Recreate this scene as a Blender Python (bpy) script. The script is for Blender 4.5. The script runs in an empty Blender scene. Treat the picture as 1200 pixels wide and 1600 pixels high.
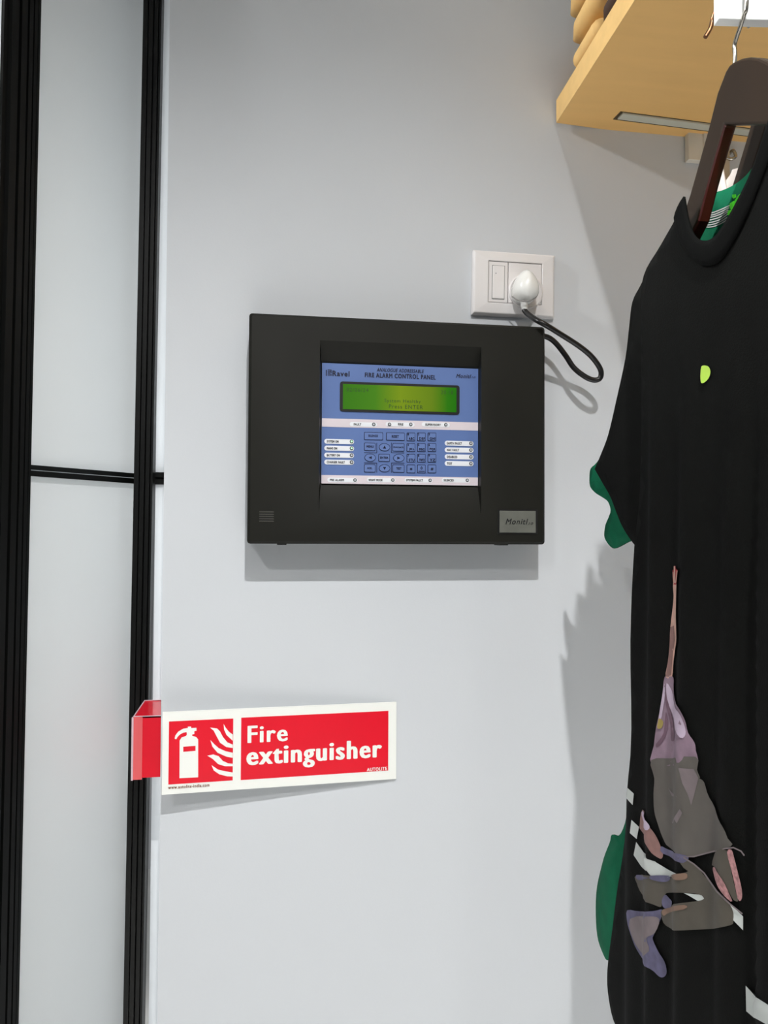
import bpy, bmesh, math, random
from math import sin, cos, pi, radians, sqrt, floor
from mathutils import Vector
from mathutils.geometry import delaunay_2d_cdt

random.seed(4)
sc = bpy.context.scene
COL = sc.collection

# ------------------------------------------------------------------ camera, world, lights, exposure
CAM = Vector((0.0, -1.05, 1.5))
PS, TH, RO, FPX = radians(8.8), radians(1.4), radians(0.3), 1200.0
FW = Vector((sin(PS) * cos(TH), cos(PS) * cos(TH), sin(TH)))
_r = Vector((cos(PS), -sin(PS), 0)); _u = _r.cross(FW)
RT = _r * cos(RO) + _u * sin(RO)
UP = -_r * sin(RO) + _u * cos(RO)
cd = bpy.data.cameras.new('camera'); cam = bpy.data.objects.new('camera', cd); COL.objects.link(cam)
cd.sensor_fit = 'VERTICAL'; cd.sensor_height = 32.0; cd.lens = 24.0; cd.clip_start = 0.02
from mathutils import Matrix
cam.matrix_world = Matrix(((RT.x, UP.x, -FW.x, CAM.x), (RT.y, UP.y, -FW.y, CAM.y), (RT.z, UP.z, -FW.z, CAM.z), (0, 0, 0, 1)))
sc.camera = cam

W = bpy.data.worlds.new('world'); sc.world = W; W.use_nodes = True
W.node_tree.nodes['Background'].inputs[0].default_value = (0.92, 0.96, 1.0, 1)
W.node_tree.nodes['Background'].inputs[1].default_value = 0.18
sc.view_settings.view_transform = 'Standard'; sc.view_settings.look = 'None'
sc.view_settings.gamma = 1.0; sc.view_settings.use_curve_mapping = False
sc.view_settings.exposure = 0.0


def spot(name, loc, target, watts, size, angle, blend, color=(1, 1, 1)):
    l = bpy.data.lights.new(name, 'SPOT'); l.energy = watts; l.shadow_soft_size = size
    l.spot_size = radians(angle); l.spot_blend = blend; l.color = color
    o = bpy.data.objects.new(name, l); COL.objects.link(o); o.location = loc
    o.rotation_euler = (Vector(target) - Vector(loc)).to_track_quat('-Z', 'Y').to_euler()
    return o


SC = (1.0, 0.99, 0.98)
spot('spot_lamp', (0.09, -1.50, 2.95), (-0.02, 0.0, -0.25), 285, 0.022, 80, 1.0, SC)
spot('spot_lamp', (-1.05, -2.15, 2.95), (0.0, 0.0, -0.60), 120, 0.03, 84, 1.0, SC)
spot('spot_lamp', (0.50, -2.1, 2.95), (0.3, -0.0, -0.9), 35, 0.04, 82, 1.0, SC)
spot('spot_lamp', (0.25, -2.0, 2.95), (0.25, -1.8, 0.0), 1150, 0.05, 76, 1.0, SC)  # added over the floor so its bounce brightens the shelf underside
spot('spot_lamp', (-1.6, -0.46, 2.85), (0.5, -0.38, 2.05), 185, 0.06, 30, 1.0, SC)     # lights the shelf end from the left
spot('spot_lamp', (-0.8, 1.5, 2.8), (-0.25, 0.05, 0.8), 430, 0.1, 80, 1.0, SC)       # added behind the frosted glass to brighten it

# ------------------------------------------------------------------ helpers


def srgb(r, g, b):
    f = lambda c: (c / 255 / 12.92) if c <= 10 else (((c / 255) + 0.055) / 1.055) ** 2.4
    return (f(r), f(g), f(b), 1)


def mat(name, col, rough=0.5, metal=0.0, var=0.05, scale=30.0, bump=0.0, bscale=200.0, spec=0.5, stretch=None, coat=0.0, emit=0.0, trans=0.0, alpha=1.0):
    m = bpy.data.materials.new(name); m.use_nodes = True
    nt = m.node_tree; N = nt.nodes; L = nt.links
    b = N['Principled BSDF']
    b.inputs['Roughness'].default_value = rough; b.inputs['Metallic'].default_value = metal
    b.inputs['Specular IOR Level'].default_value = spec
    b.inputs['Coat Weight'].default_value = coat
    b.inputs['Transmission Weight'].default_value = trans
    b.inputs['Alpha'].default_value = alpha
    tc = N.new('ShaderNodeTexCoord'); mp = N.new('ShaderNodeMapping')
    if stretch: mp.inputs['Scale'].default_value = stretch
    L.new(tc.outputs['Object'], mp.inputs['Vector'])
    c = srgb(*col)
    if var > 0:
        nz = N.new('ShaderNodeTexNoise'); nz.inputs['Scale'].default_value = scale; nz.inputs['Detail'].default_value = 4
        L.new(mp.outputs[0], nz.inputs['Vector'])
        rp = N.new('ShaderNodeValToRGB')
        rp.color_ramp.elements[0].position = 0.3; rp.color_ramp.elements[1].position = 0.7
        rp.color_ramp.elements[0].color = tuple(x * (1 - var) for x in c[:3]) + (1,)
        rp.color_ramp.elements[1].color = tuple(min(1, x * (1 + var)) for x in c[:3]) + (1,)
        L.new(nz.outputs['Fac'], rp.inputs['Fac']); L.new(rp.outputs['Color'], b.inputs['Base Color'])
    else:
        b.inputs['Base Color'].default_value = c
    if bump > 0:
        nb = N.new('ShaderNodeTexNoise'); nb.inputs['Scale'].default_value = bscale; nb.inputs['Detail'].default_value = 3
        L.new(mp.outputs[0], nb.inputs['Vector'])
        bp = N.new('ShaderNodeBump'); bp.inputs['Strength'].default_value = bump; bp.inputs['Distance'].default_value = 0.001
        L.new(nb.outputs['Fac'], bp.inputs['Height']); L.new(bp.outputs['Normal'], b.inputs['Normal'])
    if emit > 0:
        b.inputs['Emission Color'].default_value = c; b.inputs['Emission Strength'].default_value = emit
    return m


def ray(x, y):
    return FW + RT * ((x - 600) / FPX) - UP * ((y - 800) / FPX)


def onplane(x, y, p, n):
    d = ray(x, y); n = Vector(n)
    return CAM + d * ((Vector(p) - CAM).dot(n) / d.dot(n))


def at(x, y, Y): return onplane(x, y, (0, Y, 0), (0, 1, 0))
def atx(x, y, X): return onplane(x, y, (X, 0, 0), (1, 0, 0))


def origin(o):
    v = Vector((0, 0, 0))
    while o is not None:
        v += o.location; o = o.parent
    return v


def tag(o, label=None, cat=None, group=None, kind=None):
    if label: o['label'] = label
    if cat: o['category'] = cat
    if group: o['group'] = group
    if kind: o['kind'] = kind
    return o


def empty(name, loc, label=None, cat=None, group=None, kind=None):
    o = bpy.data.objects.new(name, None); COL.objects.link(o); o.location = loc; o.empty_display_size = 0.05
    return tag(o, label, cat, group, kind)


def mk(name, V, F, m, parent=None, smooth=False, loc=None):
    if parent is not None: L = origin(parent)
    else: L = Vector(loc) if loc is not None else Vector((0, 0, 0))
    me = bpy.data.meshes.new(name)
    me.from_pydata([tuple(Vector(v) - L) for v in V], [], F)
    bm = bmesh.new(); bm.from_mesh(me); bmesh.ops.recalc_face_normals(bm, faces=bm.faces[:]) if smooth != 'keep' else None
    bm.to_mesh(me); bm.free()
    for mm in (m if isinstance(m, (list, tuple)) else [m]): me.materials.append(mm)
    if smooth:
        for p in me.polygons: p.use_smooth = True
    o = bpy.data.objects.new(name, me); COL.objects.link(o)
    if parent is not None: o.parent = parent
    else: o.location = L
    return o


def bevel(o, w, seg=2):
    md = o.modifiers.new('bevel', 'BEVEL'); md.width = w; md.segments = seg; md.limit_method = 'ANGLE'; md.angle_limit = radians(40)
    return o


def autosmooth(o, ang=40):
    bm = bmesh.new(); bm.from_mesh(o.data)
    for f in bm.faces: f.smooth = True
    for e in bm.edges:
        if len(e.link_faces) == 2 and e.calc_face_angle(0) > radians(ang): e.smooth = False
    bm.to_mesh(o.data); bm.free(); return o


def box(name, a, b, m, parent=None, bev=0.0, loc=None):
    x0, y0, z0 = (min(a[i], b[i]) for i in range(3)); x1, y1, z1 = (max(a[i], b[i]) for i in range(3))
    V = [(x0, y0, z0), (x1, y0, z0), (x1, y1, z0), (x0, y1, z0), (x0, y0, z1), (x1, y0, z1), (x1, y1, z1), (x0, y1, z1)]
    F = [(0, 3, 2, 1), (4, 5, 6, 7), (0, 1, 5, 4), (1, 2, 6, 5), (2, 3, 7, 6), (3, 0, 4, 7)]
    o = mk(name, V, F, m, parent, loc=loc)
    if bev: bevel(o, bev)
    return o


def prism(name, pts, ext, m, parent=None, bev=0.0, loc=None):
    """polygon (3D points) extruded by a vector"""
    n = len(pts); e = Vector(ext)
    V = [Vector(p) for p in pts] + [Vector(p) + e for p in pts]
    F = [tuple(range(n)), tuple(range(2 * n - 1, n - 1, -1))] + [(i, (i + 1) % n, n + (i + 1) % n, n + i) for i in range(n)]
    o = mk(name, V, F, m, parent, loc=loc)
    if bev: bevel(o, bev)
    return o


def catmull(P, n=6, closed=False):
    P = [Vector(p) for p in P]; R = []; k = len(P)
    rng = range(k) if closed else range(k - 1)
    for i in rng:
        p0 = P[(i - 1) % k] if closed or i > 0 else P[0]
        p1 = P[i]; p2 = P[(i + 1) % k]
        p3 = P[(i + 2) % k] if closed or i + 2 < k else P[-1]
        for j in range(n):
            t = j / n
            R.append(0.5 * ((2 * p1) + (p2 - p0) * t + (2 * p0 - 5 * p1 + 4 * p2 - p3) * t * t + (3 * p1 - p0 - 3 * p2 + p3) * t ** 3))
    if not closed: R.append(P[-1])
    return R


def resample(P, n):
    P = [Vector(p) for p in P]; d = [0]
    for a, b in zip(P, P[1:]): d.append(d[-1] + (b - a).length)
    R = []; j = 0
    for i in range(n):
        s = d[-1] * i / (n - 1)
        while j < len(d) - 2 and d[j + 1] < s: j += 1
        t = (s - d[j]) / max(1e-9, d[j + 1] - d[j])
        R.append(P[j].lerp(P[j + 1], min(1, t)))
    return R


def tube(name, P, rad, m, parent=None, seg=10, loc=None):
    P = [Vector(p) for p in P]; V = []; F = []; n = len(P)
    nrm = None
    for i, p in enumerate(P):
        t = (P[min(i + 1, n - 1)] - P[max(i - 1, 0)]).normalized()
        if nrm is None:
            nrm = t.orthogonal().normalized()
        nrm = (nrm - t * nrm.dot(t)).normalized(); b = t.cross(nrm)
        r = rad[i] if isinstance(rad, (list, tuple)) else rad
        for k in range(seg):
            a = 2 * pi * k / seg; V.append(p + (nrm * cos(a) + b * sin(a)) * r)
    for i in range(n - 1):
        for k in range(seg):
            F.append((i * seg + k, i * seg + (k + 1) % seg, (i + 1) * seg + (k + 1) % seg, (i + 1) * seg + k))
    F.append(tuple(range(seg - 1, -1, -1))); F.append(tuple((n - 1) * seg + k for k in range(seg)))
    return autosmooth(mk(name, V, F, m, parent, loc=loc), 60)


def rrect(x0, x1, z0, z1, r, k=4):
    R = []
    for cx, cz, a0 in ((x1 - r, z1 - r, 0), (x0 + r, z1 - r, 90), (x0 + r, z0 + r, 180), (x1 - r, z0 + r, 270)):
        for i in range(k + 1):
            a = radians(a0 + 90 * i / k); R.append((cx + r * cos(a), cz + r * sin(a)))
    return R


def ellipse(cx, cz, rx, rz, k=28):
    return [(cx + rx * cos(2 * pi * i / k), cz + rz * sin(2 * pi * i / k)) for i in range(k)]


_tc = {}


def text_shape(s, bold=0.0, shear=0.0):
    key = (s, bold, shear)
    if key not in _tc:
        cu = bpy.data.curves.new('lettering', 'FONT'); cu.body = s; cu.size = 1; cu.offset = bold; cu.shear = shear; cu.space_character = 1.15; cu.resolution_u = 3
        o = bpy.data.objects.new('lettering', cu); COL.objects.link(o)
        dg = bpy.context.evaluated_depsgraph_get(); dg.update()
        me = bpy.data.meshes.new_from_object(o.evaluated_get(dg))
        V = [(v.co.x, v.co.y) for v in me.vertices]; F = [tuple(p.vertices) for p in me.polygons]
        bpy.data.objects.remove(o); bpy.data.meshes.remove(me); bpy.data.curves.remove(cu)
        x0 = min(v[0] for v in V); x1 = max(v[0] for v in V); y0 = min(v[1] for v in V); y1 = max(v[1] for v in V)
        _tc[key] = ([((x - x0) / (x1 - x0), (y - y0) / (y1 - y0)) for x, y in V], F)
    return _tc[key]


def join_text(name, items, mapf, m, parent):
    """items: (string, x0, x1, z0, z1, weight, shear), one object each; mapf(x, z) -> 3D point"""
    for (s, x0, x1, z0, z1, bold, shear) in items:
        V = []; F = []
        tv, tf = text_shape(s, 0.0, shear)
        b = bold * (z1 - z0)
        offs = [(0, 0)] if bold <= 0 else [(b * cos(2 * pi * i / 8), b * sin(2 * pi * i / 8)) for i in range(8)]
        o_ = Vector(mapf(x0, z0)); nr = (Vector(mapf(x1, z0)) - o_).cross(Vector(mapf(x0, z1)) - o_).normalized()
        if nr.y > 0: nr = -nr
        for ki, (ox, oz) in enumerate(offs):
            k = len(V)
            V += [Vector(mapf(x0 + b + (x1 - x0 - 2 * b) * p + ox, z0 + b + (z1 - z0 - 2 * b) * q + oz)) + nr * (ki * 3e-5) for p, q in tv]
            F += [tuple(k + i for i in f) for f in tf]
        mk(name, V, F, m, parent, smooth='keep')


def flat(name, polys, mapf, m, parent):
    V = []; F = []
    for P in polys:
        k = len(V); V += [mapf(*p) for p in P]; F.append(tuple(range(k, k + len(P))))
    return mk(name, V, F, m, parent, smooth='keep')


def cdt(poly, step):
    """triangulate a 2D polygon with interior grid points"""
    xs = [p[0] for p in poly]; ys = [p[1] for p in poly]; n = len(poly)
    pts = [Vector((p[0], p[1])) for p in poly]

    def inside(x, y):
        c = False; j = n - 1
        for i in range(n):
            if (ys[i] > y) != (ys[j] > y) and x < (xs[j] - xs[i]) * (y - ys[i]) / (ys[j] - ys[i]) + xs[i]: c = not c
            j = i
        return c

    row = 0; y = min(ys) + step * 0.5
    while y < max(ys):
        x = min(xs) + step * (0.5 if row % 2 else 0.0)
        while x < max(xs):
            if inside(x, y) and min((x - xs[i]) ** 2 + (y - ys[i]) ** 2 for i in range(n)) > (0.4 * step) ** 2: pts.append(Vector((x, y)))
            x += step
        y += step * 0.87; row += 1
    v, e, f, _, _, _ = delaunay_2d_cdt(pts, [], [list(range(n))], 1, 1e-7)
    return v, [tuple(t) for t in f]


# ------------------------------------------------------------------ materials
M = {}
M['wall'] = mat('wall_paint', (213, 217, 221), 0.55, var=0.015, scale=3, bump=0.08, bscale=350, spec=0.3)
M['floor'] = mat('floor_tile', (236, 235, 232), 0.35, var=0.04, scale=6)
M['ceiling'] = mat('ceiling_paint', (225, 225, 222), 0.8, var=0.01)
M['frost'] = mat('frosted_glass', (206, 205, 206), 0.35, var=0.012, scale=5, spec=0.4)
M['frostw'] = mat('frosted_glass_white', (240, 246, 248), 0.4, var=0.01, scale=5)
M['alu'] = mat('black_aluminium', (9, 10, 9), 0.42, 0.0, spec=0.25, var=0.15, scale=40, stretch=(1, 1, 0.05))
M['alug'] = mat('dark_aluminium_face', (16, 18, 17), 0.42, 0.0, spec=0.25, var=0.12, scale=40, stretch=(1, 1, 0.05))
M['abs'] = mat('black_plastic', (27, 27, 22), 0.5, var=0.12, scale=9, bump=0.05, bscale=900, spec=0.22)
M['lip'] = mat('painted_slot_highlight', (84, 83, 75), 0.5, var=0.1)  # highlight along the slot edges, put into the colour
M['absd'] = mat('black_plastic_dark', (6, 6, 6), 0.5, var=0.1)
M['blue'] = mat('blue_overlay', (96, 122, 178), 0.4, var=0.03, scale=12)
M['key'] = mat('blue_key', (100, 125, 180), 0.4, var=0.03, scale=25)
M['navy'] = mat('navy_print', (14, 18, 52), 0.5, var=0.05)
M['ink'] = mat('black_print', (10, 10, 16), 0.5, var=0.05)
M['band'] = mat('pale_pink_band', (226, 216, 222), 0.45, var=0.02)
M['pill'] = mat('white_label', (240, 243, 248), 0.45, var=0.01)
M['ledb'] = mat('led_bezel', (40, 42, 50), 0.4, var=0.05)
M['ledw'] = mat('led_lens', (205, 210, 215), 0.25, var=0.02)
M['ledg'] = mat('led_lens_lit', (190, 245, 205), 0.25, var=0.0, emit=0.35)
M['badge'] = mat('brushed_badge', (118, 120, 112), 0.45, 0.35, var=0.08, scale=60)
M['white'] = mat('white_plastic', (238, 235, 234), 0.3, var=0.01, spec=0.5)
M['plug'] = mat('white_plug_plastic', (240, 240, 236), 0.25, var=0.01, coat=0.3)
M['gap'] = mat('grey_joint', (150, 148, 146), 0.7, var=0.02)
M['rubber'] = mat('black_cable_rubber', (17, 17, 17), 0.3, var=0.1)
M['signw'] = mat('sign_white', (250, 252, 246), 0.35, var=0.005)
M['signr'] = mat('sign_red', (236, 8, 40), 0.35, var=0.02, scale=15)
M['brownp'] = mat('brown_print', (130, 70, 30), 0.5, var=0.05)
M['acr'] = mat('red_acrylic', (235, 30, 50), 0.12, var=0.03, scale=20, trans=0.08, coat=0.3)
M['acrl'] = mat('light_red_acrylic', (238, 105, 108), 0.12, var=0.08, scale=40, stretch=(1, 1, 0.1), trans=0.08, coat=0.3)
M['acre'] = mat('acrylic_edge', (235, 205, 215), 0.15, var=0.02, trans=0.2)
M['wood'] = mat('beech_laminate', (242, 194, 120), 0.5, var=0.025, scale=10, stretch=(0.5, 5, 5))
M['woode'] = mat('beech_edge', (230, 190, 122), 0.45, var=0.05, scale=12, stretch=(0.5, 5, 5))
M['strip'] = mat('grey_strip', (205, 205, 190), 0.4, 0.1, var=0.02)
M['slot'] = mat('dark_slot', (70, 55, 30), 0.6, var=0.05)
M['tan'] = mat('tan_cloth', (226, 186, 120), 0.85, var=0.05, scale=60, bump=0.2, bscale=900)
M['brown'] = mat('brown_cloth', (66, 46, 34), 0.85, var=0.1, scale=60, bump=0.2, bscale=900)
M['railw'] = mat('white_steel', (240, 243, 242), 0.35, var=0.01)
M['bracket'] = mat('white_bracket', (228, 222, 208), 0.35, var=0.02)
M['beige'] = mat('beige_wall_face', (205, 190, 165), 0.5, var=0.02)
M['steel'] = mat('bright_steel', (190, 185, 175), 0.22, 1.0, var=0.05)
M['bronze'] = mat('bronze_steel', (150, 110, 80), 0.3, 1.0, var=0.05)
M['hang'] = mat('dark_hanger_wood', (44, 31, 18), 0.5, var=0.2, scale=14, stretch=(1, 1, 0.3), spec=0.3)
M['hangr'] = mat('red_brown_hanger_edge', (84, 14, 10), 0.3, var=0.2, scale=14, coat=0.3)
M['black'] = mat('black_jersey', (11, 12, 10), 0.9, var=0.15, scale=25, bump=0.35, bscale=700, spec=0.15)
M['rib'] = mat('black_rib', (9, 10, 9), 0.9, var=0.1, scale=60, bump=0.3, bscale=500, spec=0.12)
M['green'] = mat('green_reverse', (14, 104, 72), 0.85, var=0.1, scale=50, bump=0.3, bscale=700, spec=0.15)
M['whitecloth'] = mat('white_jersey', (232, 222, 214), 0.9, var=0.03, bump=0.2, bscale=600)
M['lime'] = mat('lime_print', (196, 236, 90), 0.6, var=0.06, scale=60)
M['neon'] = mat('neon_green_print', (80, 235, 30), 0.6, var=0.25, scale=220)
M['pwhite'] = mat('white_print', (205, 210, 206), 0.7, var=0.04)
M['skin'] = mat('pale_skin_print', (222, 178, 160), 0.7, var=0.15, scale=90)
M['skind'] = mat('dusky_skin_print', (150, 112, 105), 0.7, var=0.15, scale=90)
M['red'] = mat('red_print', (190, 40, 50), 0.7, var=0.2, scale=90)
M['lav'] = mat('lavender_print', (146, 122, 138), 0.7, var=0.18, scale=70)
M['lavl'] = mat('pale_lavender_print', (205, 186, 206), 0.7, var=0.1, scale=70)
M['lavd'] = mat('dark_lavender_print', (112, 84, 100), 0.7, var=0.15, scale=70)
M['taupe'] = mat('taupe_print', (96, 91, 85), 0.7, var=0.1, scale=45)
M['taupel'] = mat('pale_taupe_print', (128, 116, 118), 0.7, var=0.12, scale=60)
M['taupeb'] = mat('brown_taupe_print', (86, 80, 70), 0.7, var=0.1, scale=45)
M['tan2'] = mat('knee_print', (136, 108, 90), 0.7, var=0.12, scale=60)
M['violet'] = mat('violet_print', (98, 94, 124), 0.7, var=0.25, scale=90)
M['net'] = mat('pink_net_print', (176, 128, 128), 0.7, var=0.4, scale=300)
M['gold'] = mat('gold_print', (170, 150, 80), 0.7, var=0.2, scale=80)


def frost(name, col, k):
    m = mat(name, col, 0.35, var=0.012, scale=5, spec=0.4)
    N = m.node_tree.nodes; L = m.node_tree.links; b = N['Principled BSDF']; out = N['Material Output']
    t = N.new('ShaderNodeBsdfTranslucent'); t.inputs['Color'].default_value = srgb(*col)
    mx = N.new('ShaderNodeMixShader'); mx.inputs[0].default_value = k
    L.new(b.outputs[0], mx.inputs[1]); L.new(t.outputs[0], mx.inputs[2]); L.new(mx.outputs[0], out.inputs['Surface'])
    return m


M['frost'] = frost('frosted_glass', (229, 232, 233), 0.4)
M['frostw'] = frost('frosted_glass_white', (245, 248, 250), 0.5)


def lcd_mat():
    m = bpy.data.materials.new('lcd_backlight'); m.use_nodes = True; N = m.node_tree.nodes; L = m.node_tree.links
    b = N['Principled BSDF']; b.inputs['Roughness'].default_value = 0.12
    tc = N.new('ShaderNodeTexCoord'); sp = N.new('ShaderNodeSeparateXYZ'); L.new(tc.outputs['Generated'], sp.inputs[0])
    rp = N.new('ShaderNodeValToRGB'); cr = rp.color_ramp
    cr.elements[0].position = 0; cr.elements[0].color = srgb(52, 118, 16)
    cr.elements[1].position = 1; cr.elements[1].color = srgb(22, 112, 14)
    for p, c in ((0.28, (70, 130, 22)), (0.5, (126, 150, 18)), (0.78, (104, 132, 16)), (0.92, (40, 118, 16))):
        e = cr.elements.new(p); e.color = srgb(*c)
    L.new(sp.outputs['X'], rp.inputs['Fac']); L.new(rp.outputs['Color'], b.inputs['Emission Color'])
    b.inputs['Base Color'].default_value = srgb(30, 50, 12); b.inputs['Emission Strength'].default_value = 0.85
    return m


M['lcd'] = lcd_mat()

# ------------------------------------------------------------------ setting
WALL_X0 = -0.133
tag(box('wall_back', (WALL_X0, 0, 0), (3.0, 0.10, 2.95), M['wall'], loc=(0, 0, 0)), 'plain light grey painted wall carrying the black control panel', kind='structure')
tag(box('floor', (-2.5, -4.5, -0.06), (3.0, 2.5, 0.0), M['floor']), 'pale shop floor', kind='structure')
tag(box('ceiling', (-2.5, -4.5, 2.95), (3.0, 2.5, 3.02), M['ceiling']), 'white ceiling', kind='structure')


def zline(P, Q, z):
    t = (z - Q.z) / (P.z - Q.z); return Q.lerp(P, t)


def stile(name, P, Q, wdir, ndir, cols, parent, deep=.03):
    """upright of ribbed section; P, Q two points on its left front edge; cols: (offset0, offset1, proud)"""
    T = zline(P, Q, 2.95); B = zline(P, Q, 0.0); w = Vector(wdir); n = Vector(ndir)
    prof = []
    for a, b, d in cols:
        prof += [w * a + n * d, w * b + n * d]
    prof += [w * cols[-1][1] - n * deep, w * cols[0][0] - n * deep]
    k = len(prof); V = [B + p for p in prof] + [T + p for p in prof]
    F = [(i, (i + 1) % k, k + (i + 1) % k, k + i) for i in range(k)] + [tuple(range(k)), tuple(range(2 * k - 1, k - 1, -1))]
    return mk(name, V, F, M['alu'], parent)


# fixed glazed bay beside the wall
win = empty('window_1', (-0.16, 0.12, 0), 'narrow frosted strip and black ribbed post beside the grey wall', kind='structure')
P = at(224, 0, 0.095); Q = at(192, 1600, 0.095)
wd = at(253, 0, 0.095).x - P.x
mm = wd
stile('post', P, Q, (1, 0, 0), (0, -1, 0), [(0, mm * .26, 0.0), (mm * .28, mm * .33, -.006), (mm * .34, mm * .56, 0.003), (mm * .58, mm * .64, -.005), (mm * .65, mm * .84, 0.003), (mm * .86, mm * .89, -.004), (mm * .9, mm, 0.001)], win)
zb = at(248, 757, 0.115).z; zt = at(248, 738, 0.115).z
box('glass_pane', (-0.16, 0.118, zt), (-0.10, 0.128, 2.95), M['frostw'], win)
box('glass_pane', (-0.16, 0.118, 0.0), (-0.10, 0.128, zb), M['frostw'], win)
prism('cross_bar', [(-0.16, 0.13, zb), (-0.16, 0.113, zb), (-0.16, 0.113, zb + (zt - zb) * .42), (-0.16, 0.117, zb + (zt - zb) * .46), (-0.16, 0.117, zb + (zt - zb) * .54),
                    (-0.16, 0.113, zb + (zt - zb) * .58), (-0.16, 0.113, zt), (-0.16, 0.13, zt)], (0.05, 0, 0), M['alu'], win)

# swung glass leaf on the left
A = at(215, 745, 0.118); A.z = 0
B = at(30, 745, -0.055); B.z = 0
LD = (A - B).normalized(); LN = Vector((LD.y, -LD.x, 0))      # along the leaf, and its face towards the room
if LN.dot(CAM - A) < 0: LN = -LN


def lp(x, y, d=0.0): return onplane(x, y, A + LN * d, LN)


leaf = empty('door_1', (B.x, B.y, 0), 'frosted glass leaf in a black ribbed frame, left of the grey wall', kind='structure')
P = lp(10, 0); Q = lp(-28, 1600)
w_ = (lp(57, 0) - P).length; P_outer = P.copy()
stile('stile', P, Q, LD, LN, [(0, w_ * .12, -.003), (w_ * .13, w_ * .32, .003), (w_ * .34, w_ * .37, -.006), (w_ * .38, w_ * .54, .004), (w_ * .56, w_ * .6, -.005),
                              (w_ * .61, w_ * .72, .003), (w_ * .74, w_ * .78, -.006), (w_ * .79, w_ * .88, .001), (w_ * .9, w_ * .92, -.006), (w_ * .93, w_, -.001)], leaf, .008)
a0 = lp(57, 0, -.012); a1 = lp(18, 1600, -.012); b0 = lp(226, 0, -.012); b1 = lp(194, 1600, -.012)
m0 = lp(38, 725.5, -.006); m1 = lp(38, 743, -.006); m2 = lp(216, 740, -.006); m3 = lp(216, 756, -.006)


def quadprism(name, q, e, m, parent): return prism(name, q, e, m, parent)


back = -LN * 0.008
def zs(P, Q, z): return zline(P, Q, z)
pl_t, pl_b = zs(a0, a1, 2.95) - LD * .01, zs(a0, a1, 0) - LD * .01
pr_t, pr_b = zs(b0, b1, 2.95) + LD * .01, zs(b0, b1, 0) + LD * .01
def mid(P, Q, z): return zline(P, Q, z)
zl = (m0.z + m1.z) / 2; zr = (m2.z + m3.z) / 2
quadprism('glass_pane', [pl_t, pr_t, mid(pr_t, pr_b, zr), mid(pl_t, pl_b, zl)], back, M['frost'], leaf)
quadprism('glass_pane', [mid(pl_t, pl_b, zl), mid(pr_t, pr_b, zr), pr_b, pl_b], back, M['frost'], leaf)
h1 = m0.z - m1.z; h2 = m2.z - m3.z
prism('cross_bar', [m0 - LD * .01, m2, m2 - Vector((0, 0, h2 * .42)), m0 - LD * .01 - Vector((0, 0, h1 * .42))], -LN * .004, M['alug'], leaf)
prism('cross_bar', [m0 - LD * .01 - Vector((0, 0, h1 * .5)), m2 - Vector((0, 0, h2 * .5)), m3, m1 - LD * .01], -LN * .004, M['alu'], leaf)
# bay beyond the leaf's outer stile
box('window_2', (B.x - 1.2, B.y + 0.02, 0), (P_outer.x + 0.006, B.y + 0.03, 2.95), M['frostw'])
tag(bpy.data.objects['window_2'], 'bright white pane beyond the outer black stile at far left', kind='structure')

# ------------------------------------------------------------------ fire alarm control panel
YF, YR = -0.055, -0.037
pan = empty('fire_alarm_panel', (0.176, -0.001, 1.4825), 'black wall-mounted fire alarm control panel with blue keypad and green display', 'alarm panel')
X0, X1, Z0, Z1 = -0.0225, 0.3755, 1.4825, 1.7795
oL = at(499, 660, YF).x; oR = at(752, 660, YF).x; oT = at(625, 537, YF).z; oB = at(625, 803, YF).z
pL = at(502, 660, YR).x; pR = at(746.5, 660, YR).x; pT = at(625, 572, YR).z; pB = at(625, 757, YR).z
rc = 0.004
out = rrect(X0, X1, Z0, Z1, rc, 3); inn = rrect(X0 + .0035, X1 - .0035, Z0 + .0035, Z1 - .0035, rc * .6, 3)
n = len(out)
V = [(x, -0.001, z) for x, z in out] + [(x, YF + .0035, z) for x, z in out] + [(x, YF, z) for x, z in inn]
F = [tuple(range(n - 1, -1, -1))]
for k in (0, n):
    F += [(k + i, k + (i + 1) % n, k + n + (i + 1) % n, k + n + i) for i in range(n)]
h = len(V)
V += [(oR, YF, oT), (oL, YF, oT), (oL, YF, oB), (oR, YF, oB)]            # mouth of the recess
q = 2 * n
c4 = [list(range(q, q + 4)), list(range(q + 4, q + 8)), list(range(q + 8, q + 12)), list(range(q + 12, q + 16))]
for ci in range(4):
    cur = c4[ci]; nx = c4[(ci + 1) % 4]
    F.append(tuple(cur) + (h + ci,))
    F.append((cur[-1], nx[0], h + (ci + 1) % 4, h + ci))
g = len(V)
V += [(pR, YR, pT), (pL, YR, pT), (pL, YR, pB), (pR, YR, pB)]
F += [(h, h + 1, g + 1, g), (h + 1, h + 2, g + 2, g + 1), (h + 2, h + 3, g + 3, g + 2), (h + 3, h, g, g + 3), (g, g + 1, g + 2, g + 3)]
hs = mk('housing', V, F, M['abs'], pan); autosmooth(hs, 30)
for px_ in (440, 782):                                                    # bosses under the lower edge
    c = at(px_, 850, -.03); box('catch', (c.x - .006, -.045, Z0 - .0015), (c.x + .006, -.02, Z0 + .002), M['absd'], pan)
# speaker slots, each with a highlight painted along its lower edge
for k in range(5):
    y = 798 + k * 3.6
    a = at(405, y, YF); b = at(427, y + 1.5, YF)
    box('slot_highlight', (a.x, YF - .0003, b.z - .0008), (b.x + .0008, YF + .004, b.z), M['lip'], pan)
    box('speaker_slot', (a.x, YF - .0004, b.z), (b.x, YF + .004, a.z), M['absd'], pan)
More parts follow.
